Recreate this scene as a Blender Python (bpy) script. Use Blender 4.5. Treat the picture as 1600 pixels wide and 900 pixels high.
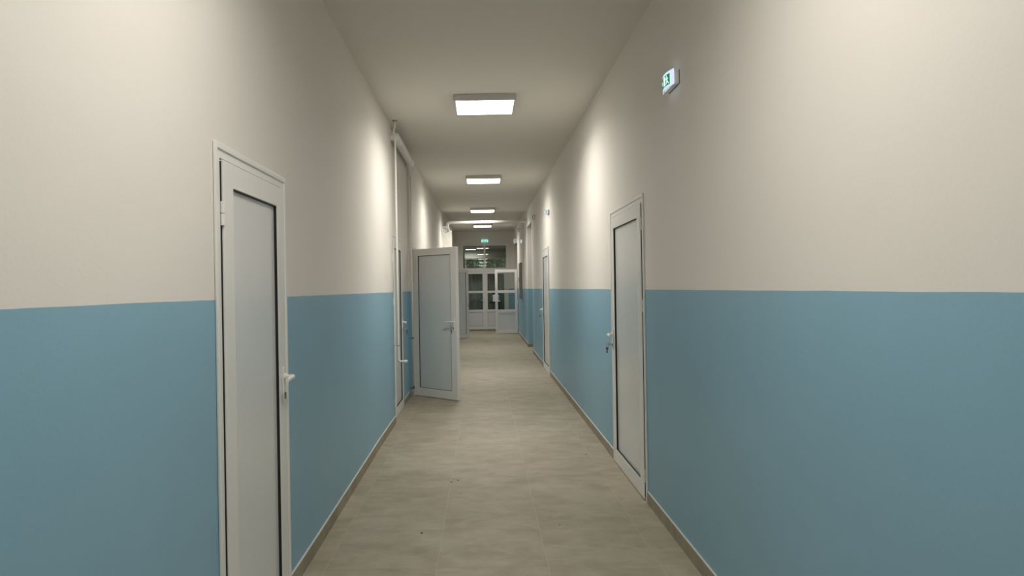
import bpy, bmesh, math, random
from mathutils import Vector, Matrix
random.seed(7)
PI = math.pi
for o in list(bpy.data.objects): bpy.data.objects.remove(o)
scn = bpy.context.scene
C = scn.collection

# ------------------------------------------------------------------ camera
F = 1110.0
CAMH = 1.5
cam_d = bpy.data.cameras.new('camera')
cam_d.sensor_fit = 'HORIZONTAL'; cam_d.sensor_width = 36.0
cam_d.lens = F / 1600 * 36.0
cam_d.shift_x = (800 - 754) / 1600.0
cam_d.shift_y = -(450 - 450.5) / 1600.0
cam_d.clip_start = 0.05; cam_d.clip_end = 200
cam = bpy.data.objects.new('camera', cam_d); C.objects.link(cam)
cam.matrix_world = Matrix.Translation((0, 0, CAMH)) @ Matrix.Rotation(PI/2, 4, 'X') @ Matrix.Rotation(-0.016, 4, 'Z')
scn.camera = cam

# ------------------------------------------------------------------ world: overcast evening sky
w = bpy.data.worlds.new('sky'); scn.world = w; w.use_nodes = True
nt = w.node_tree; nt.nodes.clear()
wo = nt.nodes.new('ShaderNodeOutputWorld'); wb = nt.nodes.new('ShaderNodeBackground')
wb.inputs[0].default_value = (0.70, 0.80, 0.78, 1); wb.inputs[1].default_value = 0.55
nt.links.new(wb.outputs[0], wo.inputs[0])

# ------------------------------------------------------------------ exposure and lamps
scn.view_settings.view_transform = 'Standard'
scn.view_settings.look = 'None'
scn.view_settings.gamma = 1.0
scn.view_settings.use_curve_mapping = False
scn.view_settings.exposure = 0.0
LAMP_EMIT = 12.0          # glow of the diffuser itself
LAMP_WATT = 29.0          # light thrown by each panel
LAMP_SPREAD = math.radians(156)
LAMP_COL = (1.0, 0.955, 0.89)
LAMP_Y = [-3.25, 1.9, 7.07, 12.2, 17.35, 22.7]
LAMP_W = 0.60

# ------------------------------------------------------------------ materials
def new_mat(name):
    m = bpy.data.materials.new(name); m.use_nodes = True
    n = m.node_tree.nodes; n.clear()
    out = n.new('ShaderNodeOutputMaterial')
    b = n.new('ShaderNodeBsdfPrincipled')
    m.node_tree.links.new(b.outputs[0], out.inputs[0])
    return m, n, m.node_tree.links, b

def simple(name, col, rough=0.5, metal=0.0, spec=0.5, bump=0.0, bscale=40.0, var=0.0):
    m, n, l, b = new_mat(name)
    b.inputs['Base Color'].default_value = (*col, 1)
    b.inputs['Roughness'].default_value = rough
    b.inputs['Metallic'].default_value = metal
    b.inputs['Specular IOR Level'].default_value = spec
    tc = n.new('ShaderNodeTexCoord')
    if var > 0:
        no = n.new('ShaderNodeTexNoise'); no.inputs['Scale'].default_value = 3.0; no.inputs['Detail'].default_value = 4
        l.new(tc.outputs['Object'], no.inputs['Vector'])
        mx = n.new('ShaderNodeMix'); mx.data_type = 'RGBA'
        mx.inputs[6].default_value = (*[c*(1-var) for c in col], 1); mx.inputs[7].default_value = (*[min(1, c*(1+var)) for c in col], 1)
        l.new(no.outputs['Fac'], mx.inputs[0]); l.new(mx.outputs[2], b.inputs['Base Color'])
    if bump > 0:
        nb = n.new('ShaderNodeTexNoise'); nb.inputs['Scale'].default_value = bscale; nb.inputs['Detail'].default_value = 5
        l.new(tc.outputs['Object'], nb.inputs['Vector'])
        bp = n.new('ShaderNodeBump'); bp.inputs['Strength'].default_value = bump; bp.inputs['Distance'].default_value = 0.01
        l.new(nb.outputs['Fac'], bp.inputs['Height']); l.new(bp.outputs[0], b.inputs['Normal'])
    return m

def emis(name, col, st):
    m = bpy.data.materials.new(name); m.use_nodes = True
    n = m.node_tree.nodes; n.clear()
    out = n.new('ShaderNodeOutputMaterial'); e = n.new('ShaderNodeEmission')
    e.inputs[0].default_value = (*col, 1); e.inputs[1].default_value = st
    m.node_tree.links.new(e.outputs[0], out.inputs[0])
    return m

WHITE = (0.80, 0.765, 0.71)
BLUE = (0.255, 0.45, 0.57)
PAINT_H = 1.473
def wall_mat():
    m, n, l, b = new_mat('two_tone_paint')
    geo = n.new('ShaderNodeNewGeometry'); sx = n.new('ShaderNodeSeparateXYZ')
    l.new(geo.outputs['Position'], sx.inputs[0])
    no = n.new('ShaderNodeTexNoise'); no.inputs['Scale'].default_value = 2.2; no.inputs['Detail'].default_value = 5
    l.new(geo.outputs['Position'], no.inputs['Vector'])
    ma = n.new('ShaderNodeMath'); ma.operation = 'MULTIPLY_ADD'; ma.inputs[1].default_value = 0.007; ma.inputs[2].default_value = -0.0035
    l.new(no.outputs['Fac'], ma.inputs[0])
    ad = n.new('ShaderNodeMath'); ad.operation = 'ADD'
    l.new(sx.outputs['Z'], ad.inputs[0]); l.new(ma.outputs[0], ad.inputs[1])
    gt = n.new('ShaderNodeMath'); gt.operation = 'GREATER_THAN'; gt.inputs[1].default_value = PAINT_H
    l.new(ad.outputs[0], gt.inputs[0])
    # slight roller variation of each paint
    n2 = n.new('ShaderNodeTexNoise'); n2.inputs['Scale'].default_value = 1.3; n2.inputs['Detail'].default_value = 3
    l.new(geo.outputs['Position'], n2.inputs['Vector'])
    def tone(c, v):
        x = n.new('ShaderNodeMix'); x.data_type = 'RGBA'
        x.inputs[6].default_value = (*[k*(1-v) for k in c], 1); x.inputs[7].default_value = (*[k*(1+v) for k in c], 1)
        l.new(n2.outputs['Fac'], x.inputs[0]); return x.outputs[2]
    mx = n.new('ShaderNodeMix'); mx.data_type = 'RGBA'
    l.new(gt.outputs[0], mx.inputs[0]); l.new(tone(BLUE, 0.05), mx.inputs[6]); l.new(tone(WHITE, 0.02), mx.inputs[7])
    l.new(mx.outputs[2], b.inputs['Base Color'])
    mr = n.new('ShaderNodeMapRange'); mr.inputs['To Min'].default_value = 0.42; mr.inputs['To Max'].default_value = 0.85
    l.new(gt.outputs[0], mr.inputs[0]); l.new(mr.outputs[0], b.inputs['Roughness'])
    b.inputs['Specular IOR Level'].default_value = 0.35
    # bump: soft waviness of old plaster + paint texture
    n3 = n.new('ShaderNodeTexNoise'); n3.inputs['Scale'].default_value = 1.6; n3.inputs['Detail'].default_value = 2
    n4 = n.new('ShaderNodeTexNoise'); n4.inputs['Scale'].default_value = 90; n4.inputs['Detail'].default_value = 3
    l.new(geo.outputs['Position'], n3.inputs['Vector']); l.new(geo.outputs['Position'], n4.inputs['Vector'])
    b1 = n.new('ShaderNodeBump'); b1.inputs['Strength'].default_value = 0.35; b1.inputs['Distance'].default_value = 0.03
    b2 = n.new('ShaderNodeBump'); b2.inputs['Strength'].default_value = 0.12; b2.inputs['Distance'].default_value = 0.003
    l.new(n3.outputs['Fac'], b1.inputs['Height']); l.new(n4.outputs['Fac'], b2.inputs['Height'])
    l.new(b1.outputs[0], b2.inputs['Normal']); l.new(b2.outputs[0], b.inputs['Normal'])
    return m

def floor_mat(name='porcelain_tiles', base=1.0, joints=True, wave=1.0):
    m, n, l, b = new_mat(name)
    geo = n.new('ShaderNodeNewGeometry')
    mp = n.new('ShaderNodeMapping'); mp.inputs['Location'].default_value = (0.27+0.6*20, -4.42+0.6*20, 0)
    l.new(geo.outputs['Position'], mp.inputs[0])
    sx = n.new('ShaderNodeSeparateXYZ'); l.new(mp.outputs[0], sx.inputs[0])
    def cell(sock):
        d = n.new('ShaderNodeMath'); d.operation = 'DIVIDE'; d.inputs[1].default_value = 0.6; l.new(sock, d.inputs[0])
        fr = n.new('ShaderNodeMath'); fr.operation = 'FRACT'; l.new(d.outputs[0], fr.inputs[0])
        fl = n.new('ShaderNodeMath'); fl.operation = 'FLOOR'; l.new(d.outputs[0], fl.inputs[0])
        s = n.new('ShaderNodeMath'); s.operation = 'SUBTRACT'; s.inputs[1].default_value = 0.5; l.new(fr.outputs[0], s.inputs[0])
        a = n.new('ShaderNodeMath'); a.operation = 'ABSOLUTE'; l.new(s.outputs[0], a.inputs[0])
        return a.outputs[0], fl.outputs[0]
    ax, fx = cell(sx.outputs['X']); ay, fy = cell(sx.outputs['Y'])
    def line(s, wd):
        g = n.new('ShaderNodeMath'); g.operation = 'GREATER_THAN'; g.inputs[1].default_value = 0.5 - wd/0.6/2; l.new(s, g.inputs[0]); return g.outputs[0]
    lx = line(ax, 0.0035); ly = line(ay, 0.0042)
    cb = n.new('ShaderNodeCombineXYZ'); l.new(fx, cb.inputs[0]); l.new(fy, cb.inputs[1])
    wn = n.new('ShaderNodeTexWhiteNoise'); l.new(cb.outputs[0], wn.inputs['Vector'])
    # per-tile offset of the cloudy stone pattern
    sc = n.new('ShaderNodeVectorMath'); sc.operation = 'MULTIPLY'; sc.inputs[1].default_value = (7, 7, 7); l.new(wn.outputs['Color'], sc.inputs[0])
    va = n.new('ShaderNodeVectorMath'); va.operation = 'ADD'; l.new(geo.outputs['Position'], va.inputs[0]); l.new(sc.outputs[0], va.inputs[1])
    st = n.new('ShaderNodeMapping'); st.inputs['Scale'].default_value = (1.0, 1.5, 1); l.new(va.outputs[0], st.inputs[0])
    no = n.new('ShaderNodeTexNoise'); no.inputs['Scale'].default_value = 3.0; no.inputs['Detail'].default_value = 7; no.inputs['Roughness'].default_value = 0.6
    l.new(st.outputs[0], no.inputs['Vector'])
    dn = n.new('ShaderNodeTexNoise'); dn.inputs['Scale'].default_value = 1.1; dn.inputs['Detail'].default_value = 6; dn.inputs['Roughness'].default_value = 0.65
    l.new(geo.outputs['Position'], dn.inputs['Vector'])
    cr = n.new('ShaderNodeValToRGB')
    cr.color_ramp.elements[0].position = 0.28; cr.color_ramp.elements[0].color = (0.305*base, 0.265*base, 0.190*base, 1)
    cr.color_ramp.elements[1].position = 0.72; cr.color_ramp.elements[1].color = (0.418*base, 0.366*base, 0.270*base, 1)
    l.new(no.outputs['Fac'], cr.inputs[0])
    # construction dust wiped in patches
    dr = n.new('ShaderNodeMapRange'); dr.inputs['From Min'].default_value = 0.48; dr.inputs['From Max'].default_value = 0.72
    dr.inputs['To Max'].default_value = 0.40; l.new(dn.outputs['Fac'], dr.inputs[0])
    m1 = n.new('ShaderNodeMix'); m1.data_type = 'RGBA'; m1.inputs[7].default_value = (0.56*base, 0.515*base, 0.415*base, 1)
    l.new(dr.outputs[0], m1.inputs[0]); l.new(cr.outputs[0], m1.inputs[6])
    sm = n.new('ShaderNodeMapping'); sm.inputs['Rotation'].default_value = (0, 0, 0.5); sm.inputs['Scale'].default_value = (2.6, 4.0, 1); l.new(geo.outputs['Position'], sm.inputs[0])
    sn = n.new('ShaderNodeTexNoise'); sn.inputs['Scale'].default_value = 1.7; sn.inputs['Detail'].default_value = 9; sn.inputs['Roughness'].default_value = 0.68; sn.inputs['Distortion'].default_value = 0.6
    l.new(sm.outputs[0], sn.inputs['Vector'])
    sr = n.new('ShaderNodeMapRange'); sr.inputs['From Min'].default_value = 0.50; sr.inputs['From Max'].default_value = 0.74; sr.inputs['To Max'].default_value = 0.32; l.new(sn.outputs['Fac'], sr.inputs[0])
    m4 = n.new('ShaderNodeMix'); m4.data_type = 'RGBA'; m4.inputs[7].default_value = (0.60*base, 0.56*base, 0.48*base, 1)
    l.new(sr.outputs[0], m4.inputs[0]); l.new(m1.outputs[2], m4.inputs[6])
    sd_ = n.new('ShaderNodeMapRange'); sd_.inputs['From Min'].default_value = 0.46; sd_.inputs['From Max'].default_value = 0.28; sd_.inputs['To Max'].default_value = 0.5; l.new(sn.outputs['Fac'], sd_.inputs[0])
    m5 = n.new('ShaderNodeMix'); m5.data_type = 'RGBA'; m5.inputs[7].default_value = (0.25*base, 0.215*base, 0.155*base, 1)
    l.new(sd_.outputs[0], m5.inputs[0]); l.new(m4.outputs[2], m5.inputs[6])
    col = m5.outputs[2]
    if joints:
        m2 = n.new('ShaderNodeMix'); m2.data_type = 'RGBA'; m2.inputs[7].default_value = (0.58, 0.53, 0.44, 1)
        f2 = n.new('ShaderNodeMath'); f2.operation = 'MULTIPLY'; f2.inputs[1].default_value = 0.38; l.new(lx, f2.inputs[0])
        l.new(f2.outputs[0], m2.inputs[0]); l.new(col, m2.inputs[6])
        m3 = n.new('ShaderNodeMix'); m3.data_type = 'RGBA'; m3.inputs[7].default_value = (0.30, 0.26, 0.20, 1)
        f3 = n.new('ShaderNodeMath'); f3.operation = 'MULTIPLY'; f3.inputs[1].default_value = 0.8; l.new(ly, f3.inputs[0])
        l.new(f3.outputs[0], m3.inputs[0]); l.new(m2.outputs[2], m3.inputs[6])
        col = m3.outputs[2]
    l.new(col, b.inputs['Base Color'])
    rr = n.new('ShaderNodeMapRange'); rr.inputs['To Min'].default_value = 0.42; rr.inputs['To Max'].default_value = 0.6
    l.new(dn.outputs['Fac'], rr.inputs[0]); l.new(rr.outputs[0], b.inputs['Roughness'])
    b.inputs['Specular IOR Level'].default_value = 0.3
    bp = n.new('ShaderNodeBump'); bp.inputs['Strength'].default_value = 0.10; bp.inputs['Distance'].default_value = 0.004
    l.new(no.outputs['Fac'], bp.inputs['Height']); l.new(bp.outputs[0], b.inputs['Normal'])
    return m

def glass_mat(name, tint=(0.9, 0.95, 0.93), refl=1.0):
    m = bpy.data.materials.new(name); m.use_nodes = True
    n = m.node_tree.nodes; l = m.node_tree.links; n.clear()
    out = n.new('ShaderNodeOutputMaterial'); mx = n.new('ShaderNodeMixShader')
    tr = n.new('ShaderNodeBsdfTransparent'); tr.inputs[0].default_value = (*tint, 1)
    gl = n.new('ShaderNodeBsdfGlossy'); gl.inputs['Roughness'].default_value = 0.015
    fr = n.new('ShaderNodeFresnel'); fr.inputs['IOR'].default_value = 1.52
    mu = n.new('ShaderNodeMath'); mu.operation = 'MULTIPLY'; mu.inputs[1].default_value = refl
    mu.use_clamp = True
    l.new(fr.outputs[0], mu.inputs[0]); l.new(mu.outputs[0], mx.inputs[0])
    l.new(tr.outputs[0], mx.inputs[1]); l.new(gl.outputs[0], mx.inputs[2]); l.new(mx.outputs[0], out.inputs[0])
    return m

M = {}
M['wall'] = wall_mat()
M['ceiling'] = simple('ceiling_paint', (0.78, 0.75, 0.69), 0.9, bump=0.15, bscale=70, var=0.015)
M['floor'] = floor_mat()
M['skirting'] = floor_mat('skirting_tile', 0.86, joints=False)
M['lit_tile_edge'] = simple('lit_tile_edge', (0.66, 0.66, 0.62), 0.8, bump=0.1)  # pale colour painting the light caught along the skirting's top tile edge
M['frame'] = simple('white_pvc_frame', (0.81, 0.805, 0.77), 0.32, bump=0.02, bscale=20, var=0.01)
M['panel'] = simple('white_laminate_panel', (0.73, 0.75, 0.74), 0.22, bump=0.03, bscale=6, var=0.02)
M['gasket'] = simple('black_rubber', (0.008, 0.008, 0.008), 0.6)
M['handle'] = simple('white_coated_handle', (0.82, 0.81, 0.78), 0.28)
M['steel'] = simple('steel', (0.55, 0.54, 0.5), 0.3, 1.0)
M['dark_steel'] = simple('dark_steel', (0.16, 0.16, 0.15), 0.4, 0.8)
M['brass'] = simple('brass', (0.30, 0.24, 0.15), 0.4, 0.9)
M['pipe'] = simple('painted_pipe', (0.80, 0.78, 0.73), 0.38, bump=0.03)
M['lampbody'] = simple('lamp_housing', (0.66, 0.65, 0.62), 0.45)
M['diffuser'] = emis('led_diffuser', LAMP_COL, LAMP_EMIT)
M['diffuser_weak'] = emis('led_diffuser_weak', LAMP_COL, LAMP_EMIT*0.8)
M['diffuser_far'] = emis('led_diffuser_far', LAMP_COL, LAMP_EMIT*0.7)
M['diffuser_lobby'] = emis('led_diffuser_lobby', LAMP_COL, 26.0)
M['white_plastic'] = simple('white_plastic', (0.84, 0.83, 0.81), 0.35)
M['grey_plastic'] = simple('grey_plastic', (0.42, 0.41, 0.38), 0.5)
M['sign_white'] = emis('sign_white_glow', (0.72, 0.84, 1.0), 1.0)
M['sign_green'] = emis('sign_green_glow', (0.01, 0.22, 0.09), 1.0)
M['sign_pict'] = emis('sign_pictogram_glow', (0.72, 1.0, 0.86), 1.25)
M['sign_cyan'] = emis('sign_far_glow', (0.35, 1.0, 0.85), 1.2)
M['cabinet'] = simple('grey_metal_cabinet', (0.27, 0.265, 0.235), 0.4, 0.3)
M['glass'] = glass_mat('clear_glass', (0.86, 0.90, 0.88), 2.0)
M['glass_dim'] = glass_mat('door_glass', (0.80, 0.84, 0.82), 1.0)
M['sheet'] = simple('white_plastic_sheet', (0.62, 0.62, 0.58), 0.45, bump=0.4, bscale=8)
M['paper'] = simple('paper', (0.82, 0.84, 0.86), 0.7)
M['black'] = simple('black_tape', (0.01, 0.01, 0.01), 0.5)
M['bark'] = simple('bark', (0.09, 0.07, 0.05), 0.9, bump=0.5)
M['ground'] = simple('ground', (0.08, 0.09, 0.06), 0.95, var=0.2)
M['vest'] = simple('vestibule_paint', (0.42, 0.42, 0.39), 0.8, bump=0.05)
M['debris'] = simple('dark_grit', (0.03, 0.028, 0.025), 0.8)
def leaf_mat():
    m, n, l, b = new_mat('leaves')
    oi = n.new('ShaderNodeTexCoord'); no = n.new('ShaderNodeTexNoise'); no.inputs['Scale'].default_value = 2.2
    l.new(oi.outputs['Object'], no.inputs['Vector'])
    cr = n.new('ShaderNodeValToRGB')
    cr.color_ramp.elements[0].position = 0.38; cr.color_ramp.elements[0].color = (0.05, 0.13, 0.06, 1)
    cr.color_ramp.elements[1].position = 0.66; cr.color_ramp.elements[1].color = (0.34, 0.60, 0.22, 1)
    l.new(no.outputs['Fac'], cr.inputs[0]); l.new(cr.outputs[0], b.inputs['Base Color'])
    b.inputs['Roughness'].default_value = 0.6
    return m
M['leaf'] = leaf_mat()

# ------------------------------------------------------------------ mesh helpers
def link(name, bm, mat, parent=None, smooth=False, bevel=0.0, mats=None):
    bmesh.ops.remove_doubles(bm, verts=bm.verts, dist=1e-6)
    bmesh.ops.recalc_face_normals(bm, faces=bm.faces)
    me = bpy.data.meshes.new(name); bm.to_mesh(me); bm.free()
    for mm in (mats or [mat]): me.materials.append(mm)
    if smooth:
        for p in me.polygons: p.use_smooth = True
    o = bpy.data.objects.new(name, me); C.objects.link(o)
    if parent: o.parent = parent
    if bevel > 0:
        mod = o.modifiers.new('bevel', 'BEVEL'); mod.width = bevel; mod.segments = 2; mod.limit_method = 'ANGLE'; mod.angle_limit = 0.9
    return o

def box(bm, x0, x1, y0, y1, z0, z1, mi=0):
    vs = [bm.verts.new((x, y, z)) for x in (x0, x1) for y in (y0, y1) for z in (z0, z1)]
    idx = [(0,1,3,2),(4,6,7,5),(0,4,5,1),(2,3,7,6),(0,2,6,4),(1,5,7,3)]
    for f in idx:
        fc = bm.faces.new([vs[i] for i in f]); fc.material_index = mi
    return vs

def ring(bm, x0, x1, z0, z1, wl, wr, wb, wt, y0, y1):
    """rectangular frame in the xz plane with mitred corners; wb may be 0 (open bottom)"""
    o = [(x0, z0), (x1, z0), (x1, z1), (x0, z1)]
    i = [(x0+wl, z0+wb), (x1-wr, z0+wb), (x1-wr, z1-wt), (x0+wl, z1-wt)]
    sides = [(1, 2), (2, 3), (3, 0)] + ([(0, 1)] if wb > 0 else [])
    for a, b_ in sides:
        q = [o[a], o[b_], i[b_], i[a]]
        v0 = [bm.verts.new((p[0], y0, p[1])) for p in q]; v1 = [bm.verts.new((p[0], y1, p[1])) for p in q]
        bm.faces.new(v0); bm.faces.new(v1[::-1])
        for k in range(4):
            if k in (0, 2) or (wb == 0 and ((a == 1 and k == 3) or (b_ == 0 and k == 1))):
                bm.faces.new([v0[k], v0[(k+1) % 4], v1[(k+1) % 4], v1[k]])

def tube(bm, pts, r, seg=16, caps=True):
    pts = [Vector(p) for p in pts]; rings = []
    up = None
    for i, p in enumerate(pts):
        if i == 0: t = pts[1]-pts[0]
        elif i == len(pts)-1: t = pts[-1]-pts[-2]
        else: t = (pts[i+1]-p).normalized() + (p-pts[i-1]).normalized()
        t.normalize()
        if up is None:
            up = t.orthogonal().normalized()
        up = (up - t*up.dot(t)).normalized()
        s = t.cross(up)
        rr = r[i] if isinstance(r, (list, tuple)) else r
        rings.append([bm.verts.new(p + (up*math.cos(a)+s*math.sin(a))*rr) for a in [2*PI*k/seg for k in range(seg)]])
    for a, b_ in zip(rings, rings[1:]):
        for k in range(seg):
            bm.faces.new([a[k], a[(k+1) % seg], b_[(k+1) % seg], b_[k]])
    if caps:
        bm.faces.new(rings[0][::-1]); bm.faces.new(rings[-1])

def arc(c, a, b_, r, n=8):
    """fillet path: from point a toward corner c toward b, radius r"""
    c, a, b_ = Vector(c), Vector(a), Vector(b_)
    d1 = (a-c).normalized(); d2 = (b_-c).normalized()
    p1 = c+d1*r; p2 = c+d2*r
    return [((1-t)**2)*p1 + 2*(1-t)*t*c + (t**2)*p2 for t in [k/n for k in range(n+1)]]

def path(pts, r):
    out = [Vector(pts[0])]
    for i in range(1, len(pts)-1): out += arc(pts[i], pts[i-1], pts[i+1], r)
    out.append(Vector(pts[-1])); return out

def cyl(bm, p0, p1, r, seg=20): tube(bm, [p0, p1], r, seg)

def tag(o, label=None, cat=None, group=None, kind=None):
    if label: o['label'] = label
    if cat: o['category'] = cat
    if group: o['group'] = group
    if kind: o['kind'] = kind
    return o

def empty(name, loc, rz=0):
    o = bpy.data.objects.new(name, None); C.objects.link(o)
    o.location = loc; o.rotation_euler = (0, 0, rz); o.empty_display_size = 0.1
    return o

def copy_tree(o, parent=None):
    c = o.copy(); C.objects.link(c)
    if parent: c.parent = parent
    for ch in list(o.children): copy_tree(ch, c)
    return c

# ------------------------------------------------------------------ corridor shell
def XL(y):
    P = [(-7, -0.985), (4.0, -0.985), (5.6, -0.998), (6.8, -1.008), (8.0, -1.005), (12, -1.0), (30, -0.99)]
    for (a, xa), (b_, xb) in zip(P, P[1:]):
        if y <= b_: return xa + (xb-xa)*(y-a)/(b_-a)
    return P[-1][1]
def XR(y): return 1.113 + 0.0018*y
def ZC(y): return 3.30 + 0.008*y if y < 18.05 else 3.535

def wall_strip(bm, fx, ys, thick, openings, ztop=3.75):
    """wall running along y; the face is at fx(y); thick signed; openings (y0,y1,z0,z1)"""
    cuts = set(ys)
    for o in openings: cuts |= {o[0], o[1]}
    cuts = sorted(cuts)
    def prism(a, b_, z0, z1):
        v = []
        for y in (a, b_):
            for dx in (0, thick):
                for z in (z0, z1): v.append(bm.verts.new((fx(y)+dx, y, z)))
        for f in [(0,1,3,2),(4,6,7,5),(0,4,5,1),(2,3,7,6),(0,2,6,4),(1,5,7,3)]: bm.faces.new([v[i] for i in f])
    for a, b_ in zip(cuts, cuts[1:]):
        mid = (a+b_)/2
        op = [o for o in openings if o[0] <= mid <= o[1]]
        if not op: prism(a, b_, 0, ztop)
        else:
            o = op[0]
            if o[2] > 0: prism(a, b_, 0, o[2])
            if o[3] < ztop: prism(a, b_, o[3], ztop)

# door specifications: (y0, y1, top) in the walls
D1 = (2.61, 3.54, 2.062); D2 = (8.13, 9.10, 2.145); D3 = (10.00, 10.99, 2.125); D4 = (20.95, 21.90, 2.14)
D5 = (4.905, 6.155, 2.142); D6 = (12.05, 13.35, 2.205)
hole = lambda d: (d[0]+0.02, d[1]-0.02, 0, d[2]-0.02)

REC0, REC1, RECX = 7.98, 9.93, -1.038     # shallow recess of the left wall around the second door
bm = bmesh.new()
wall_strip(bm, XL, [-6, 0, 4, 4.8, 5.6, 6.2, 6.8, 7.4, REC0], -0.22, [hole(D1)])
wall_strip(bm, lambda y: RECX, [REC0, REC1], -0.187, [hole(D2)])
wall_strip(bm, XL, [REC1, 14, 18.0, 25.3], -0.22, [hole(D3), hole(D4)])
tag(link('wall_left', bm, M['wall']), 'left corridor wall, cream above and blue below', 'wall', kind='structure')
OPN1 = (16.3, 17.97, 0, 3.02)
OPN2 = (23.32, 25.16, 0, 3.0)
bm = bmesh.new()
wall_strip(bm, XR, [-6, 0, 8, 25.3], 0.24, [hole(D5), hole(D6), OPN1, OPN2])
tag(link('wall_right', bm, M['wall']), 'right corridor wall, cream above and blue below', 'wall', kind='structure')

# ceiling (rises very slightly with distance) and floor
bm = bmesh.new()
def slab(y0, y1, za, zb, zt):
    v = [bm.verts.new(p) for p in ((-1.6, y0, za), (1.7, y0, za), (1.7, y1, zb), (-1.6, y1, zb), (-1.6, y0, zt), (1.7, y0, zt), (1.7, y1, zt), (-1.6, y1, zt))]
    for f in [(0,1,2,3),(7,6,5,4),(0,4,5,1),(1,5,6,2),(2,6,7,3),(3,7,4,0)]: bm.faces.new([v[i] for i in f])
slab(-6, 18.05, 3.30-0.048, 3.30+0.008*18.05, 3.75)
slab(18.05, 25.34, 3.535, 3.535, 3.75)
tag(link('ceiling', bm, M['ceiling']), 'plain painted corridor ceiling', 'ceiling', kind='structure')
bm = bmesh.new()
box(bm, -3.4, 3.6, -6.2, 31.0, -0.15, 0)
tag(link('floor', bm, M['floor']), 'beige square tiled corridor floor', 'floor', kind='structure')

# rear wall behind the photographer
bm = bmesh.new(); box(bm, -1.3, 1.5, -6.2, -6.0, 0, 3.6)
tag(link('wall_rear', bm, M['wall']), 'wall closing the corridor behind the viewpoint', 'wall', kind='structure')

# far wall with the opening for the double door and its transom
YB = 25.3
BX0, BX1, BTOP = -0.745, 0.925, 3.085
bm = bmesh.new()
box(bm, -1.35, BX0, YB, YB+0.3, 0, 3.8)
box(bm, BX1, 2.9, YB, YB+0.3, 0, 3.8)
box(bm, BX0, BX1, YB, YB+0.3, BTOP, 3.8)
tag(link('wall_far', bm, M['wall']), 'far end wall around the double door', 'wall', kind='structure')

# pier under the crossing pipe
bm = bmesh.new(); box(bm, -1.0, -0.765, 18.02, 18.30, 0, 2.985)
tag(link('trim_1', bm, M['wall'], bevel=0.004), 'short projecting pier on the left wall under the pipe', 'pier', kind='structure')

# side passages and rooms behind the openings
def side_room(n, x0, x1, y0, y1, zt, side):
    bm = bmesh.new(); t = 0.12
    xb = x1 if side == 'right' else x0
    box(bm, *( (x1, x1+t) if side == 'right' else (x0-t, x0)), y0-t, y1+t, 0, zt+t)
    box(bm, x0, x1, y0-t, y0, 0, zt+t); box(bm, x0, x1, y1, y1+t, 0, zt+t)
    tag(link('wall_'+n, bm, M['wall']), 'walls of the '+n.replace('_', ' ')+' off the corridor', 'wall', kind='structure')
    bm = bmesh.new(); box(bm, x0, x1, y0, y1, zt, zt+t)
    tag(link('ceiling', bm, M['ceiling']), 'ceiling of the '+n.replace('_', ' ')+' off the corridor', 'ceiling', kind='structure')
side_room('right_passage', 1.39, 3.4, 16.0, 18.2, 3.1, 'right')
side_room('right_lobby', 1.40, 2.7, 23.1, 25.30, 3.1, 'right')
side_room('left_classroom', -3.3, -1.225, 9.4, 12.6, 3.1, 'left')
side_room('left_storeroom', -3.3, -1.215, 20.2, 23.4, 3.1, 'left')

# skirting
def skirting(name, fx, spans, sgn, label, n_end=None):
    bm = bmesh.new()
    for a, b_ in spans:
        ys = [a] + [y for y in (0, 4, 4.8, 5.6, 6.2, 6.8, 7.4, 8, 12) if a < y < b_] + [b_]
        for p, q in zip(ys, ys[1:]):
            for (z0, z1, d, mi) in ((0, 0.079, 0.011, 0), (0.079, 0.083, 0.009, 1)):
                v = []
                for y in (p, q):
                    for dx in (-0.001, d):
                        for z in (z0, z1): v.append(bm.verts.new((fx(y)+dx*sgn, y, z)))
                for f in [(0,1,3,2),(4,6,7,5),(0,4,5,1),(2,3,7,6),(0,2,6,4),(1,5,7,3)]:
                    fc = bm.faces.new([v[i] for i in f]); fc.material_index = mi
    o = link(name, bm, None, mats=[M['skirting'], M['lit_tile_edge']])
    tag(o, label, 'skirting', kind='structure'); return o
XLr = lambda y: RECX if REC0 < y < REC1 else XL(y)
bmL = [(-6, D1[0]-0.005), (D1[1]+0.005, REC0)]
skirting('baseboard_left', XL, bmL, 1, 'brown tile skirting along the left wall')
skirting('baseboard_recess', lambda y: RECX, [(REC0, D2[0]-0.005), (D2[1]+0.005, REC1)], 1, 'brown tile skirting inside the shallow left recess')
skirting('baseboard_left_far', XL, [(REC1, D3[0]-0.005), (D3[1]+0.005, 18.02), (18.3, D4[0]-.005), (D4[1]+.005, 25.3)], 1, 'brown tile skirting on the far stretch of left wall')
skirting('baseboard_right', XR, [(-6, D5[0]-0.005), (D5[1]+0.005, D6[0]-0.005), (D6[1]+0.005, 16.3), (17.97, 23.32)], -1, 'brown tile skirting along the right wall')
bm = bmesh.new()
box(bm, XR(18)+0.001, 3.4, 17.958, 17.969, 0, 0.08)
tag(link('baseboard_passage', bm, M['skirting']), 'dark skirting on the jamb of the right passage', 'skirting', kind='structure')
bm = bmesh.new()
box(bm, BX1, XR(25)+.0, YB-.011, YB-.001, 0, 0.08); box(bm, XL(25), BX0, YB-.011, YB-.001, 0, .08)
tag(link('baseboard_far', bm, M['skirting']), 'brown skirting on the far end wall', 'skirting', kind='structure')

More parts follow.
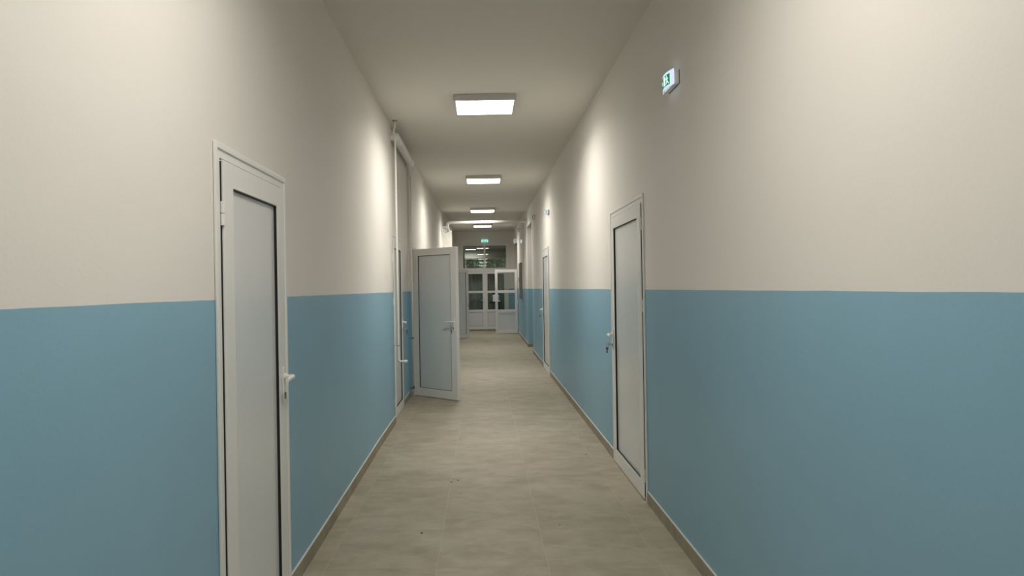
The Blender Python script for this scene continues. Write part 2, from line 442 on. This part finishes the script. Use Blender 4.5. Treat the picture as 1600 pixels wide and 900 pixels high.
# ------------------------------------------------------------------ door hardware
def lever_set(parent, x, z, hinge_dir, y=0.0, both=False, thick=0.05):
    """plate, neck and lever on the outer face (facing -y); hinge_dir = +1/-1 direction the lever points"""
    def one(s, off, nm):
        bm = bmesh.new()
        box(bm, x-0.016, x+0.016, min(off, off+s*0.008), max(off, off+s*0.008), z-0.125, z+0.045)
        link('handle_plate', bm, M['handle'], parent, bevel=0.003)
        bm = bmesh.new()
        n0 = off + s*0.006
        pts = path([(x, n0, z), (x, n0+s*0.046, z), (x+hinge_dir*0.112, n0+s*0.046, z-0.004)], 0.014)
        # flattened lever: oval tube
        tube(bm, pts, [0.0095]*3 + [0.0098]*(len(pts)-4) + [0.0088], 14)
        for v in bm.verts:
            v.co.z = z + (v.co.z - z)*1.12
        cyl(bm, (x, off, z), (x, n0+s*0.014, z), 0.0155)
        link('lever', bm, M['handle'], parent, smooth=False, bevel=0.001)
        bm = bmesh.new()
        cyl(bm, (x, off+s*0.002, z-0.083), (x, off+s*0.013, z-0.083), 0.0085, 18)
        box(bm, x-0.005, x+0.005, min(off+s*.002, off+s*0.013), max(off+s*.002, off+s*0.013), z-0.106, z-0.085)
        link('lock_cylinder', bm, M['brass'], parent)
    one(-1, y, 'outer')
    if both: one(1, y+thick, 'inner')

def hinge(parent, x, z, y):
    bm = bmesh.new()
    cyl(bm, (x, y, z-0.045), (x, y, z-0.002), 0.0085, 16)
    cyl(bm, (x, y, z+0.002), (x, y, z+0.045), 0.0085, 16)
    cyl(bm, (x, y, z-0.045), (x, y, z+0.045), 0.005, 12)
    link('hinge', bm, M['handle'], parent)

def solid_leaf(parent, W, z0, z1, hinge_side, stile=0.11, top=0.095, bottom=0.115, hz=1.09, hinges=(), both=True, pw=None):
    """leaf mesh with x 0..W, outer face y=0, thickness .05"""
    T = 0.05
    bm = bmesh.new()
    ring(bm, 0, W, z0, z1, stile, stile, bottom, top, 0, T)
    leaf = link('leaf', bm, M['frame'], parent, bevel=0.0025)
    bm = bmesh.new(); box(bm, stile+0.001, W-stile-0.001, 0.015, 0.037, z0+bottom+0.001, z1-top-0.001)
    link('panel', bm, M['panel'], leaf)
    bm = bmesh.new()
    for (a, b_) in ((0.0025, 0.0149), (0.0371, 0.0475)):
        ring(bm, stile+0.0002, W-stile-0.0002, z0+bottom+0.0002, z1-top-0.0002, 0.0035, 0.0035, 0.0035, 0.0035, a, b_)
    link('gasket', bm, M['gasket'], leaf)
    hx = W-0.052 if hinge_side == 'L' else 0.052
    lever_set(leaf, hx, hz, -1 if hinge_side == 'L' else 1, both=both, thick=T)
    return leaf

def frame_parts(parent, W, H, fw=0.056, depth=0.10, hs='L'):
    """frame standing in the hole (2 cm inside the casing edge), casing overlapping the wall"""
    bm = bmesh.new()
    ring(bm, 0.021, W-0.021, 0, H-0.021, fw-0.021, fw-0.021, 0, fw-0.021, -0.006, depth)
    fr = link('frame', bm, M['frame'], parent, bevel=0.002)
    bm = bmesh.new()
    ring(bm, 0, W, 0, H, 0.024, 0.024, 0, 0.024, -0.012, -0.001)
    link('casing', bm, M['frame'], parent, bevel=0.003)
    bm = bmesh.new()   # black strip put in as the shade of the gap between leaf and frame
    ring(bm, fw+0.0002, W-fw-0.0002, 0.0, H-fw-0.0002, 0.0052, 0.0052, 0, 0.0052, -0.002, 0.03)
    hx0, hx1 = (fw+.0004, fw+.0058) if hs == 'L' else (W-fw-.0058, W-fw-.0004)
    box(bm, hx0, hx1, -0.0095, -0.0021, 0.02, H-fw-0.012)
    link('gap_shade_strip', bm, M['gasket'], parent)
    return fr

def hinged_door(name, label, wall, d, hinge_side, hz=(0.2, 1.36, None), angle=0.0, hh=1.09, fx=None, sw=0.11, tw=0.095, bw=0.115, zb=0.008):
    y0, y1, H = d; W = y1-y0; fw = 0.056
    if wall == 'left':
        root = empty(name, (fx if fx is not None else XL((y0+y1)/2), y0, 0), PI/2)
    else:
        root = empty(name, (fx if fx is not None else XR((y0+y1)/2), y1, 0), -PI/2)
    tag(root, label, 'door', kind='structure')
    frame_parts(root, W, H, fw, hs=hinge_side)
    lw = W-2*fw-0.012
    piv = empty('leaf_pivot', (0, 0, 0))
    bpy.data.objects.remove(piv)
    leaf = solid_leaf(root, lw, zb, H-fw-0.006, hinge_side, hz=hh, stile=sw, top=tw, bottom=bw)
    leaf.location = (fw+0.006, -0.016, 0)
    if angle: leaf.rotation_euler = (0, 0, -angle); 
    hx = -0.003 if hinge_side == 'L' else lw+0.003
    for z in hz:
        hinge(leaf, hx, (z if z is not None else H-0.265), 0.002 if not angle else 0.0)
    return root, leaf

# left wall
hinged_door('door_1', 'closed white panel door nearest on the left wall', 'left', D1, 'L', hz=(0.22, None), hh=1.09)
hinged_door('door_2', 'closed white door on the left wall behind the thin vertical pipe', 'left', D2, 'L', fx=RECX)
hinged_door('door_3', 'white panel door standing wide open into the corridor from the left wall', 'left', D3, 'L', angle=math.radians(133), hh=1.06)
hinged_door('door_4', 'white panel door ajar at the far left before the double door', 'left', D4, 'L', angle=math.radians(42), hh=1.06)
# right wall
hinged_door('door_5', 'closed wide white panel door nearest on the right wall', 'right', D5, 'R', hz=(0.17, 1.36, 1.935), hh=1.09)
hinged_door('door_6', 'closed white door farther along the right wall', 'right', D6, 'R', hz=(0.17, 1.36, 1.99), hh=1.09)

# glazed leaf: stiles, two panes over a solid panel
def glazed_leaf(parent, x0, x1, z0, z1, handle_side, panes, panelz, stl=0.085, name='leaf', both=True, lever=True, hz=1.07):
    T = 0.05
    bm = bmesh.new()
    ring(bm, x0, x1, z0, z1, stl, stl, panelz[0]-z0, z1-panes[-1][1], 0, T)
    bars = sorted([panelz] + list(panes))
    for (a, b_) in zip(bars, bars[1:]):
        box(bm, x0+stl, x1-stl, 0.0, T, a[1], b_[0])
    leaf = link(name, bm, M['frame'], parent, bevel=0.002)
    bm = bmesh.new(); box(bm, x0+stl+.001, x1-stl-.001, 0.016, 0.036, panelz[0]+.001, panelz[1]-.001)
    link('panel', bm, M['panel'], leaf)
    bm = bmesh.new()
    for p in list(panes)+[panelz]:
        ring(bm, x0+stl+.0002, x1-stl-.0002, p[0]+.0002, p[1]-.0002, .005, .005, .005, .005, 0.004, 0.0155)
    link('gasket', bm, M['gasket'], leaf)
    for p in panes:
        bm = bmesh.new(); box(bm, x0+stl+.001, x1-stl-.001, 0.022, 0.028, p[0]+.001, p[1]-.001)
        link('glass', bm, M['glass_dim'], leaf)
    if lever:
        hx = x1-0.045 if handle_side == 'R' else x0+0.045
        lever_set(leaf, hx, hz, -1 if handle_side == 'R' else 1, both=both, thick=T)
    return leaf

# far double door with transom
root = empty('door_7', (0, YB+0.06, 0)); tag(root, 'white glazed double door with transom window closing the corridor', 'door', kind='structure')
bm = bmesh.new()
fw = 0.065; TR0, TR1 = 2.105, 2.222
ring(bm, BX0+.001, BX1-.001, 0, BTOP-.001, fw, fw, 0, fw, 0, 0.09)
box(bm, BX0+fw, BX1-fw, 0, 0.09, TR0, TR1)
mc = (BX0+BX1)/2
box(bm, mc-0.032, mc+0.032, 0.0, 0.09, TR1, BTOP-fw)
link('frame', bm, M['frame'], root, bevel=0.003)
for s in (0, 1):
    bm = bmesh.new()
    xa, xb = (BX0+fw, mc-0.032) if s == 0 else (mc+0.032, BX1-fw)
    box(bm, xa+.001, xb-.001, 0.04, 0.046, TR1+.001, BTOP-fw-.001)
    link('transom_glass', bm, M['glass'], root)
PN = [(0.741, 1.33), (1.411, 2.015)]
L7 = glazed_leaf(root, BX0+fw+.003, mc-.003, 0.03, TR0-.004, 'R', PN, (0.150, 0.655), both=False, hz=1.08)
L7.location = (0, -0.012, 0)
R7 = glazed_leaf(root, mc+.003, BX1-fw-.003, 0.03, TR0-.004, 'L', PN, (0.150, 0.655), both=False, lever=False)
R7.location = (0, -0.012, 0)
bm = bmesh.new(); box(bm, mc-.028, mc+.028, -0.022, -0.013, 0.03, TR0-.006)
link('astragal', bm, M['frame'], root, bevel=0.002)

# half glazed leaf standing open across the right side
root = empty('door_8', (1.128, 23.12, 0), math.radians(180)); tag(root, 'half-glazed white door leaf standing open at the far right', 'door', kind='structure')
g = glazed_leaf(root, 0, 0.722, 0.02, 2.10, 'R', [(0.80, 1.335), (1.43, 2.005)], (0.12, 0.70), both=True, hz=1.08)
g.location = (0, 0, 0)
# the leaf is seen from its other face: push thickness toward the viewpoint
for z in (0.25, 1.05, 1.85): hinge(g, -0.002, z, 0.05)

# ------------------------------------------------------------------ notice on the far right glass
root = empty('paper_notice', (0.42, YB+0.045, 1.0)); tag(root, 'pale notice with black strips taped to the far double door glass', 'notice')
bm = bmesh.new(); box(bm, -0.06, 0.16, -0.003, -0.001, 0.02, 0.27); link('sheet', bm, M['paper'], root)
for (z, xa) in ((-0.04, -0.17), (0.27, -0.09)):
    bm = bmesh.new(); box(bm, xa, 0.24, -0.004, -0.001, z, z+0.06); link('black_strip', bm, M['black'], root)

# ------------------------------------------------------------------ ceiling panel lamps
def make_lamp():
    r = empty('ceiling_light', (0, 0, 0))
    h = LAMP_W/2
    bm = bmesh.new()
    # housing: shallow tray with rim
    box(bm, -h, h, -h, h, -0.012, 0.0)
    for (a, b_, c, d) in ((-h, -h+.021, -h, h), (h-.021, h, -h, h), (-h+.021, h-.021, -h, -h+.021), (-h+.021, h-.021, h-.021, h)):
        box(bm, a, b_, c, d, -0.060, -0.012)
    link('housing', bm, M['lampbody'], r, bevel=0.0015)
    bm = bmesh.new(); k = h-0.0215
    box(bm, -k, k, -k, k, -0.0585, -0.050)
    link('diffuser', bm, M['diffuser'], r)
    ld = bpy.data.lights.new('led_source', 'AREA'); ld.shape = 'SQUARE'; ld.size = 2*k-0.004
    ld.energy = LAMP_WATT; ld.color = LAMP_COL; ld.spread = LAMP_SPREAD
    lo = bpy.data.objects.new('led_source', ld); C.objects.link(lo); lo.parent = r; lo.location = (0, 0, -0.0592)
    return r
lab = ['square ceiling panel light behind the viewpoint', 'square ceiling panel light just above the viewpoint',
       'large nearest visible square ceiling panel light', 'second square ceiling panel light from the viewpoint',
       'third square ceiling panel light, just before the pipe crossing the corridor', 'farthest small ceiling panel light, beyond the crossing pipe']
l0 = make_lamp()
LX = [0.04, 0.05, 0.05, 0.045, 0.03, 0.03]
for i, y in enumerate(LAMP_Y):
    o = l0 if i == 0 else copy_tree(l0)
    o.location = (LX[i], y, ZC(y)-0.001); o.rotation_euler = (0.008 if y < 18 else 0, 0, 0)
    if i in (1, 5):      # these two fittings burn weaker
        dd = [c for c in o.children if c.name.startswith('diffuser')][0]
        dd.data = dd.data.copy(); dd.data.materials[0] = M['diffuser_weak' if i == 1 else 'diffuser_far']
        ls = [c for c in o.children if c.name.startswith('led_source')][0]
        ls.data = ls.data.copy(); ls.data.energy = LAMP_WATT*(0.74 if i == 1 else 0.95)
    tag(o, lab[i], 'ceiling light', 'square panel lights along the ceiling')

# ------------------------------------------------------------------ exit signs
def make_exit_sign():
    """faces -y, back on y=0; 27 cm long, 10 cm tall, bowed translucent front"""
    r = empty('exit_sign', (0, 0, 0))
    L, Hh = 0.125, 0.045
    bm = bmesh.new(); box(bm, -L, L, -0.034, 0, -Hh+0.004, Hh-0.002); link('housing', bm, M['white_plastic'], r, bevel=0.004)
    bm = bmesh.new(); box(bm, -L-.004, L+.004, -0.003, 0, -Hh, Hh+.002); link('back_plate', bm, M['dark_steel'], r)
    def yb(x): return -0.040 - 0.024*(1-(x/(L+0.008))**2)
    def bowed(bm, x0, x1, z0, z1, off, n=14, th=0.003):
        prev = None
        for k in range(n+1):
            x = x0+(x1-x0)*k/n
            q = [bm.verts.new((x, yb(x)-off, z0)), bm.verts.new((x, yb(x)-off, z1)), bm.verts.new((x, yb(x)-off+th, z1)), bm.verts.new((x, yb(x)-off+th, z0))]
            if prev:
                for j in range(4): bm.faces.new([prev[j], prev[(j+1) % 4], q[(j+1) % 4], q[j]])
            else: bm.faces.new(q)
            prev = q
        bm.faces.new(prev[::-1])
    bm = bmesh.new(); bowed(bm, -L-.010, L+.010, -Hh-.004, Hh+.008, 0); link('front_cover', bm, M['sign_white'], r)
    bm = bmesh.new(); bowed(bm, -0.092, 0.092, -0.036, 0.036, 0.0012, th=0.001); link('green_panel', bm, M['sign_green'], r)
    bm = bmesh.new()
    # door, running figure and arrow
    bowed(bm, -0.012, 0.026, -0.030, 0.030, 0.0024, 4, .001)
    def poly(pts):
        vs = [bm.verts.new((x, yb(x)-0.0026, z)) for x, z in pts]; bm.faces.new(vs)
    poly([(-0.080, 0.0), (-0.060, 0.020), (-0.060, 0.008), (-0.034, 0.008), (-0.034, -0.008), (-0.060, -0.008), (-0.060, -0.020)])
    c = [(0.052+0.007*math.cos(a), 0.024+0.007*math.sin(a)) for a in [2*PI*k/12 for k in range(12)]]; poly(c)
    poly([(0.045, 0.016), (0.060, 0.014), (0.066, -0.006), (0.054, -0.006)])
    poly([(0.054, -0.006), (0.066, -0.006), (0.084, -0.026), (0.076, -0.030)])
    poly([(0.052, -0.004), (0.062, -0.006), (0.048, -0.030), (0.040, -0.028)])
    poly([(0.045, 0.016), (0.050, 0.010), (0.036, -0.002), (0.032, 0.004)])
    poly([(0.060, 0.014), (0.058, 0.007), (0.074, 0.004), (0.076, 0.010)])
    link('pictogram', bm, M['sign_pict'], r)
    return r
sg = make_exit_sign()
sd = [(XR(4)-.001, 4.075, 2.665, -PI/2, 'large green exit sign nearest, high on the right wall'),
      (XR(11.9)-.001, 11.95, 2.76, -PI/2, 'small lit exit sign high on the right wall above the farther closed door'),
      (XR(19.9)-.001, 20.0, 2.80, -PI/2, 'tiny lit exit sign past the opening in the right wall'),
      (0.105, YB-.001, 3.185, 0, 'glowing green exit sign above the far double door')]
for i, (x, y, z, rz, lb) in enumerate(sd):
    o = sg if i == 0 else copy_tree(sg)
    o.location = (x, y, z); o.rotation_euler = (0, 0, rz); o.scale = (0.85, 0.9, 0.85)
    tag(o, lb, 'exit sign', 'green emergency exit signs')
for ch in o.children:      # the sign over the double door is a wholly green face
    if ch.name.startswith('front_cover'):
        ch.data = ch.data.copy(); ch.data.materials[0] = M['sign_cyan']

# ------------------------------------------------------------------ pipes
def pipe_thing(name, label):
    r = empty(name, (0, 0, 0)); return tag(r, label, 'pipe')
# thin drain pipe in front of the second left door
px, py = -0.936, 7.82
r = empty('drain_pipe', (px, py, 0)); tag(r, 'thin white vertical pipe with bent capped end in front of second left door', 'pipe')
bm = bmesh.new()
pts = path([(0.0, 0, ZC(py)-0.001), (0.0, 0, 3.30), (-0.022, 0, 3.235), (0.0, 0, 3.16), (0, 0, 0.71), (0.075, 0, 0.71)], 0.028)
tube(bm, pts, 0.0105, 14); link('tube', bm, M['pipe'], r, smooth=True)
bm = bmesh.new(); cyl(bm, (0.062, 0, 0.71), (0.098, 0, 0.71), 0.0165); link('end_cap', bm, M['handle'], r, bevel=0.002)
bm = bmesh.new(); cyl(bm, (0, 0, ZC(py)-0.008), (0, 0, ZC(py)-0.0005), 0.03); link('ceiling_rose', bm, M['grey_plastic'], r)
for z in (0.885,):
    bm = bmesh.new(); cyl(bm, (-0.075, 0, z), (0.0, 0, z), 0.004, 8); cyl(bm, (0, 0, z-.009), (0, 0, z+.009), 0.0135)
    link('clip', bm, M['grey_plastic'], r)
# thin riser beside the open door
px, py = -0.972, 9.80
r = empty('riser_pipe', (px, py, 0)); tag(r, 'thin cream vertical pipe between the second left door and the open door', 'pipe')
bm = bmesh.new(); tube(bm, [(0, 0, 0.15), (0, 0, 3.10)], 0.0095, 14); link('tube', bm, M['pipe'], r, smooth=True)
bm = bmesh.new(); cyl(bm, (0, 0, 0.13), (0, 0, 0.165), 0.014); cyl(bm, (-0.05, 0, 0.14), (0, 0, 0.14), 0.007, 10); link('end_cap', bm, M['dark_steel'], r)
bm = bmesh.new(); cyl(bm, (-0.06, 0, 0.83), (0, 0, 0.83), 0.004, 8); cyl(bm, (0, 0, .82), (0, 0, .84), 0.013); link('clip', bm, M['dark_steel'], r)
bm = bmesh.new(); tube(bm, path([(0, 0, 3.05), (0.0, 0, 3.12), (-0.012, -0.03, 3.16)], 0.03), 0.014, 12); link('elbow', bm, M['pipe'], r, smooth=True)
# thick pipe high on left wall
r = empty('heating_pipe', (-0.955, 7.98, 3.225)); tag(r, 'thick cream pipe running under the ceiling above the second left door', 'pipe')
bm = bmesh.new()
tube(bm, path([(-0.075, 0.0, 0.0), (0, 0.0, 0), (0, 1.80, 0.0), (-0.075, 1.80, 0.0)], 0.055), 0.048, 24)
link('tube', bm, M['pipe'], r, smooth=True)
for yy in (0.35, 1.45):
    bm = bmesh.new(); cyl(bm, (0, yy-0.012, 0), (0, yy+0.012, 0), 0.051, 24); cyl(bm, (0, yy, 0.04), (0, yy, 0.138), 0.005, 8)
    link('hanger', bm, M['pipe'], r)
# pipe crossing the corridor
r = empty('crossing_pipe', (0, 17.93, 3.172)); tag(r, 'white pipe crossing the corridor near the ceiling with an elbow at left', 'pipe')
bm = bmesh.new()
tube(bm, path([(-0.862, 0.15, -0.187), (-0.862, 0.0, -0.13), (-0.862, 0.0, 0), (XR(17.9)-.002, 0, 0)], 0.085), 0.0385, 22)
link('tube', bm, M['pipe'], r, smooth=True)
bm = bmesh.new(); cyl(bm, (-0.02, 0, 0), (0.02, 0, 0), 0.042, 22); cyl(bm, (0, 0, .03), (0, 0, 0.05), 0.008, 10); link('coupling', bm, M['pipe'], r)

# ------------------------------------------------------------------ tilted fixture at top of the left pier
def box_fixture(loc, sc, label, rot, arm=False):
    r = empty('wall_lamp', loc); r.rotation_euler = rot; r.scale = (sc, sc, sc)
    tag(r, label, 'wall lamp')
    bm = bmesh.new()
    # open five sided hood with thick rim, facing -y
    out = [(-0.115, 0.11), (0.03, 0.12), (0.10, 0.075), (0.135, -0.03), (-0.045, -0.125), (-0.115, -0.045)]
    inn = [(x*0.80, z*0.80) for x, z in out]
    n = len(out)
    A = [bm.verts.new((x, -0.10, z)) for x, z in out]; B = [bm.verts.new((x, -0.10, z)) for x, z in inn]
    Cc = [bm.verts.new((x*0.85, 0.02, z*0.85)) for x, z in out]; D = [bm.verts.new((x*0.8, -0.03, z*0.8)) for x, z in inn]
    for k in range(n):
        j = (k+1) % n
        bm.faces.new([A[k], A[j], B[j], B[k]]); bm.faces.new([A[j], A[k], Cc[k], Cc[j]]); bm.faces.new([B[k], B[j], D[j], D[k]])
    bm.faces.new(Cc); bm.faces.new(D[::-1])
    link('hood', bm, M['white_plastic'], r, bevel=0.004)
    bm = bmesh.new()
    v = [bm.verts.new((x, y, z)) for y in (-0.06, -0.032) for x, z in ((-0.085, 0.045), (-0.04, 0.045), (-0.03, 0.005), (0.06, 0.0), (0.02, -0.04), (-0.055, -0.05))]
    bm.faces.new(v[:6]); bm.faces.new(v[6:][::-1])
    for k in range(6): bm.faces.new([v[k], v[(k+1) % 6], v[6+(k+1) % 6], v[6+k]])
    link('lens', bm, M['paper'], r)
    bm = bmesh.new(); box(bm, -0.03, 0.03, 0.02, 0.06, -0.03, 0.03); 
    if arm: box(bm, -0.124, -0.02, 0.04, 0.07, -0.015, 0.015); box(bm, -0.126, -0.118, 0.015, 0.095, -0.05, 0.05)
    link('bracket', bm, M['white_plastic'], r)
    return r
box_fixture((-0.89, 17.72, 2.955), 0.85, 'white hooded fixture tilted at the top of the left pier beside the pipe elbow', (0, 0, 0), True)
box_fixture((1.10, 23.20, 3.02), 0.62, 'small pale hooded fixture at the far right wall corner', (0, 0.2, 0))

# small brackets high on the right wall
def bracket(y, z, label, sc=1.0):
    r = empty('wall_bracket', (XR(y)-.001, y, z)); r.scale = (sc, sc, sc); tag(r, label, 'bracket', None)
    bm = bmesh.new(); box(bm, -0.006, 0, -0.02, 0.02, -0.06, 0.06); link('plate', bm, M['grey_plastic'], r, bevel=0.002)
    bm = bmesh.new(); tube(bm, path([(-.004, 0, 0.03), (-0.05, 0, 0.03), (-0.05, 0, -0.03), (-0.02, 0, -0.05)], 0.015), 0.006, 10); link('hook', bm, M['dark_steel'], r, smooth=True)
bracket(15.15, 3.0, 'small grey wall hook just before the opening in the right wall')
bracket(21.4, 3.24, 'small dark hook high on the right wall past the passage')

# shallow cabinet on far right wall
r = empty('distribution_cabinet', (XR(20.9)-.001, 20.95, 1.70)); r.rotation_euler = (0, 0, -PI/2)
tag(r, 'tall shallow grey cabinet mounted on the far right wall', 'cabinet')
bm = bmesh.new(); box(bm, -0.42, 0.42, -0.05, 0, -0.52, 0.53); link('box', bm, M['cabinet'], r, bevel=0.003)
bm = bmesh.new(); box(bm, -0.395, 0.395, -0.056, -0.0505, -0.495, 0.505); link('cabinet_door', bm, M['cabinet'], r, bevel=0.002)
bm = bmesh.new(); box(bm, -0.375, -0.345, -0.066, -0.0565, -0.03, 0.10); link('latch', bm, M['black'], r, bevel=0.002)

# ------------------------------------------------------------------ keys hanging in the locks
def make_key():
    r = empty('key', (0, 0, 0))     # facing -y, origin at the lock
    bm = bmesh.new(); box(bm, -0.0015, 0.0015, -0.022, 0.0, -0.004, 0.004)
    n = 16
    cyl(bm, (-0.0015, -0.031, 0), (0.0015, -0.031, 0), 0.012, 16)
    link('blade', bm, M['steel'], r)
    bm = bmesh.new()
    ringpts = [(0.0, -0.040+0.010*math.cos(a), -0.012+0.012*math.sin(a)) for a in [2*PI*k/n for k in range(n+1)]]
    tube(bm, ringpts, 0.0012, 6, caps=False); link('ring', bm, M['dark_steel'], r)
    bm = bmesh.new()
    cyl(bm, (-0.001, -0.042, -0.036), (0.001, -0.042, -0.036), 0.0125, 16); box(bm, -0.0012, 0.0012, -0.046, -0.038, -0.075, -0.045)
    box(bm, -0.0012, 0.0012, -0.050, -0.046, -0.070, -0.056)
    link('spare_key', bm, M['dark_steel'], r)
    return r
k0 = make_key()
def leaf_of(name):
    return [c for c in bpy.data.objects[name].children if c.name.startswith('leaf')][0]
bpy.context.view_layer.update()
def key_at(name, x, lb, first=False, dz=-0.083, lz=1.09):
    lf = leaf_of(name); mw = lf.matrix_world
    o = k0 if first else copy_tree(k0)
    p = mw @ Vector((x, -0.014, lz+dz)); o.location = p
    o.rotation_euler = (0, 0, mw.to_euler().z)
    tag(o, lb, 'key', 'keys left hanging in the door locks')
key_at('door_5', 0.052, 'bunch of keys hanging from the lock of the nearest right door', True)
key_at('door_6', 0.052, 'keys hanging from the lock of the farther right door')
key_at('door_2', (D2[1]-D2[0]-0.12)-0.052, 'dark keys hanging from the lock of the second left door')
key_at('door_3', (D3[1]-D3[0]-0.12)-0.052, 'keys hanging from the lock of the wide open left door', lz=1.06)
key_at('door_4', (D4[1]-D4[0]-0.12)-0.052, 'keys hanging from the far left ajar door', lz=1.06)
key_at('door_7', mc-.003-0.045, 'black keys hanging in the far double door lock', lz=1.08)

# ------------------------------------------------------------------ grit on the floor
def floor_pt(px, py):
    x = px-754; y = py-450.5
    u = x-0.016*y; v = y+0.016*x
    Z = F*CAMH/v; return (u*Z/F, Z)
for i, (a, b_, s, lb) in enumerate([(705, 753.5, 0.010, 'small dark chip on the middle floor tiles left of centre'),
                         (716, 750.5, 0.009, 'thin dark sliver beside the chip on the middle tiles'),
                         (1019, 779, 0.009, 'small dark chip by the nearest right door'),
                         (915.5, 710.5, 0.010, 'dark speck on the right tiles before the nearest right door'),
                         (658.5, 833, 0.009, 'dark crumb on the near left floor tiles'),
                         (874.5, 820, 0.006, 'tiny dark crumb on the near right floor tiles'),
                         (720, 772.5, 0.006, 'tiny crumb on the centre floor tiles')]):
    X, Y = floor_pt(a, b_)
    bm = bmesh.new(); bmesh.ops.create_icosphere(bm, subdivisions=1, radius=1)
    for v in bm.verts:
        v.co = Vector((v.co.x*s*random.uniform(.6, 1.3), v.co.y*s*random.uniform(.5, 1.2), v.co.z*0.0022+0.0022))
    o = link('grit', bm, M['debris']); o.location = (X, Y, 0.0)
    tag(o, lb, 'debris', 'dark crumbs on the floor tiles')

# ------------------------------------------------------------------ entrance lobby beyond the double door
VY = 30.6
bm = bmesh.new()
box(bm, -1.75, -1.6, YB+.3, VY, 0, 3.4); box(bm, 1.7, 1.85, YB+.3, VY, 0, 3.4)
box(bm, -1.6, -1.35, YB+.3, YB+.42, 0, 3.4); box(bm, 1.5, 1.7, YB+.3, YB+.42, 0, 3.4)
tag(link('wall_lobby', bm, M['vest']), 'side walls of the entrance lobby beyond the glass', 'wall', kind='structure')
bm = bmesh.new(); box(bm, -1.75, 1.85, YB+.3, VY+.2, 3.2, 3.35)
tag(link('ceiling', bm, M['vest']), 'ceiling of the entrance lobby beyond the glass', 'ceiling', kind='structure')
bm = bmesh.new()
box(bm, -1.75, -1.2, VY, VY+.2, 0, 3.2); box(bm, 1.3, 1.85, VY, VY+.2, 0, 3.2)
box(bm, -1.2, 1.3, VY, VY+.2, 0, 2.24); box(bm, -1.2, 1.3, VY, VY+.2, 2.80, 3.2)
tag(link('wall_entrance', bm, M['vest']), 'entrance wall with a high window onto trees', 'wall', kind='structure')
r = empty('window_1', (0, VY+.06, 2.24)); tag(r, 'high window of the entrance lobby with trees outside', 'window', kind='structure')
bm = bmesh.new(); ring(bm, -1.199, 1.299, 0.001, 0.559, .05, .05, .04, .04, 0, .07)
for x in (-1.0, 1.02): box(bm, x-.02, x+.02, 0, .07, .04, .52)
link('window_frame', bm, M['frame'], r)
bm = bmesh.new(); box(bm, -1.149, 1.249, .03, .035, .041, .519); link('glass', bm, M['glass'], r)
# white post and a lobby lamp
bm = bmesh.new(); box(bm, -0.775, -0.715, 29.2, 29.3, 0, 3.199)
tag(link('trim_2', bm, M['frame'], bevel=.004), 'slim white post in the entrance lobby', 'post', kind='structure')
o = copy_tree(l0); o.location = (-0.48, 30.0, 3.199); o.rotation_euler = (0, 0, 0); o.scale = (.72, .45, 1)
dd = [c for c in o.children if c.name.startswith('diffuser')][0]
dd.data = dd.data.copy(); dd.data.materials[0] = M['diffuser_lobby']
ls = [c for c in o.children if c.name.startswith('led_source')][0]
ls.data = ls.data.copy(); ls.data.energy = 15.0
tag(o, 'panel light of the entrance lobby seen through the transom glass', 'ceiling light', 'square panel lights along the ceiling')
# draped sheets behind the door glass
def sheet(x0, x1, y, label, ph):
    bm = bmesh.new(); nx, nz = 26, 22
    g = [[bm.verts.new((x0+(x1-x0)*i/nx, y + 0.05*math.sin(i*0.75+ph+j*0.10) + 0.02*math.sin(j*.5+i*.3), 0.02 + 2.12*j/nz)) for i in range(nx+1)] for j in range(nz+1)]
    for j in range(nz):
        for i in range(nx): bm.faces.new([g[j][i], g[j][i+1], g[j+1][i+1], g[j+1][i]])
    o = link('dust_sheet', bm, M['sheet'], smooth=True)
    m_ = o.modifiers.new('solid', 'SOLIDIFY'); m_.thickness = 0.003
    tag(o, label, 'sheet')
sheet(-0.72, 0.02, 25.85, 'pale hanging sheet behind the left leaf of the far double door', 0)
sheet(0.20, 0.90, 25.85, 'pale hanging sheet behind the right leaf of the far double door', 1.3)

# outside: ground and trees
bm = bmesh.new(); box(bm, -14, 14, VY+.2, 60, -0.3, -0.05)
tag(link('ground', bm, M['ground']), 'dark ground outside the entrance', 'ground', kind='structure')
def tree(x, y, h, rad, n, lb):
    r = empty('tree', (x, y, -0.05)); tag(r, lb, 'tree', 'trees outside the entrance window')
    bm = bmesh.new(); tube(bm, [(0, 0, 0), (0.05, 0, h*0.35), (-0.03, 0.05, h*0.7)], [0.16, 0.12, 0.07], 10); link('trunk', bm, M['bark'], r, smooth=True)
    bm = bmesh.new()
    for k in range(n):
        d = Vector((random.gauss(0, 1), random.gauss(0, 1), random.gauss(0, 1))).normalized()*rad*random.random()**0.4
        c = Vector((d.x, d.y, h*0.62+d.z*1.1))
        a = Vector((random.gauss(0, 1), random.gauss(0, 1), random.gauss(0, 1))).normalized(); b2 = a.orthogonal().normalized()
        s = random.uniform(.06, .13)
        pts = [c-a*s, c+b2*s*.45, c+a*s, c-b2*s*.45]
        bm.faces.new([bm.verts.new(p) for p in pts])
    link('foliage', bm, M['leaf'], r)
tree(-2.3, 36.6, 4.9, 1.7, 3200, 'dark leafy tree outside on the left of the entrance window')
tree(-0.6, 41.0, 5.6, 2.1, 4200, 'tall tree farther back between the two nearer trees outside')
tree(1.25, 35.2, 4.4, 1.45, 3000, 'lighter leafy tree outside on the right of the entrance window')
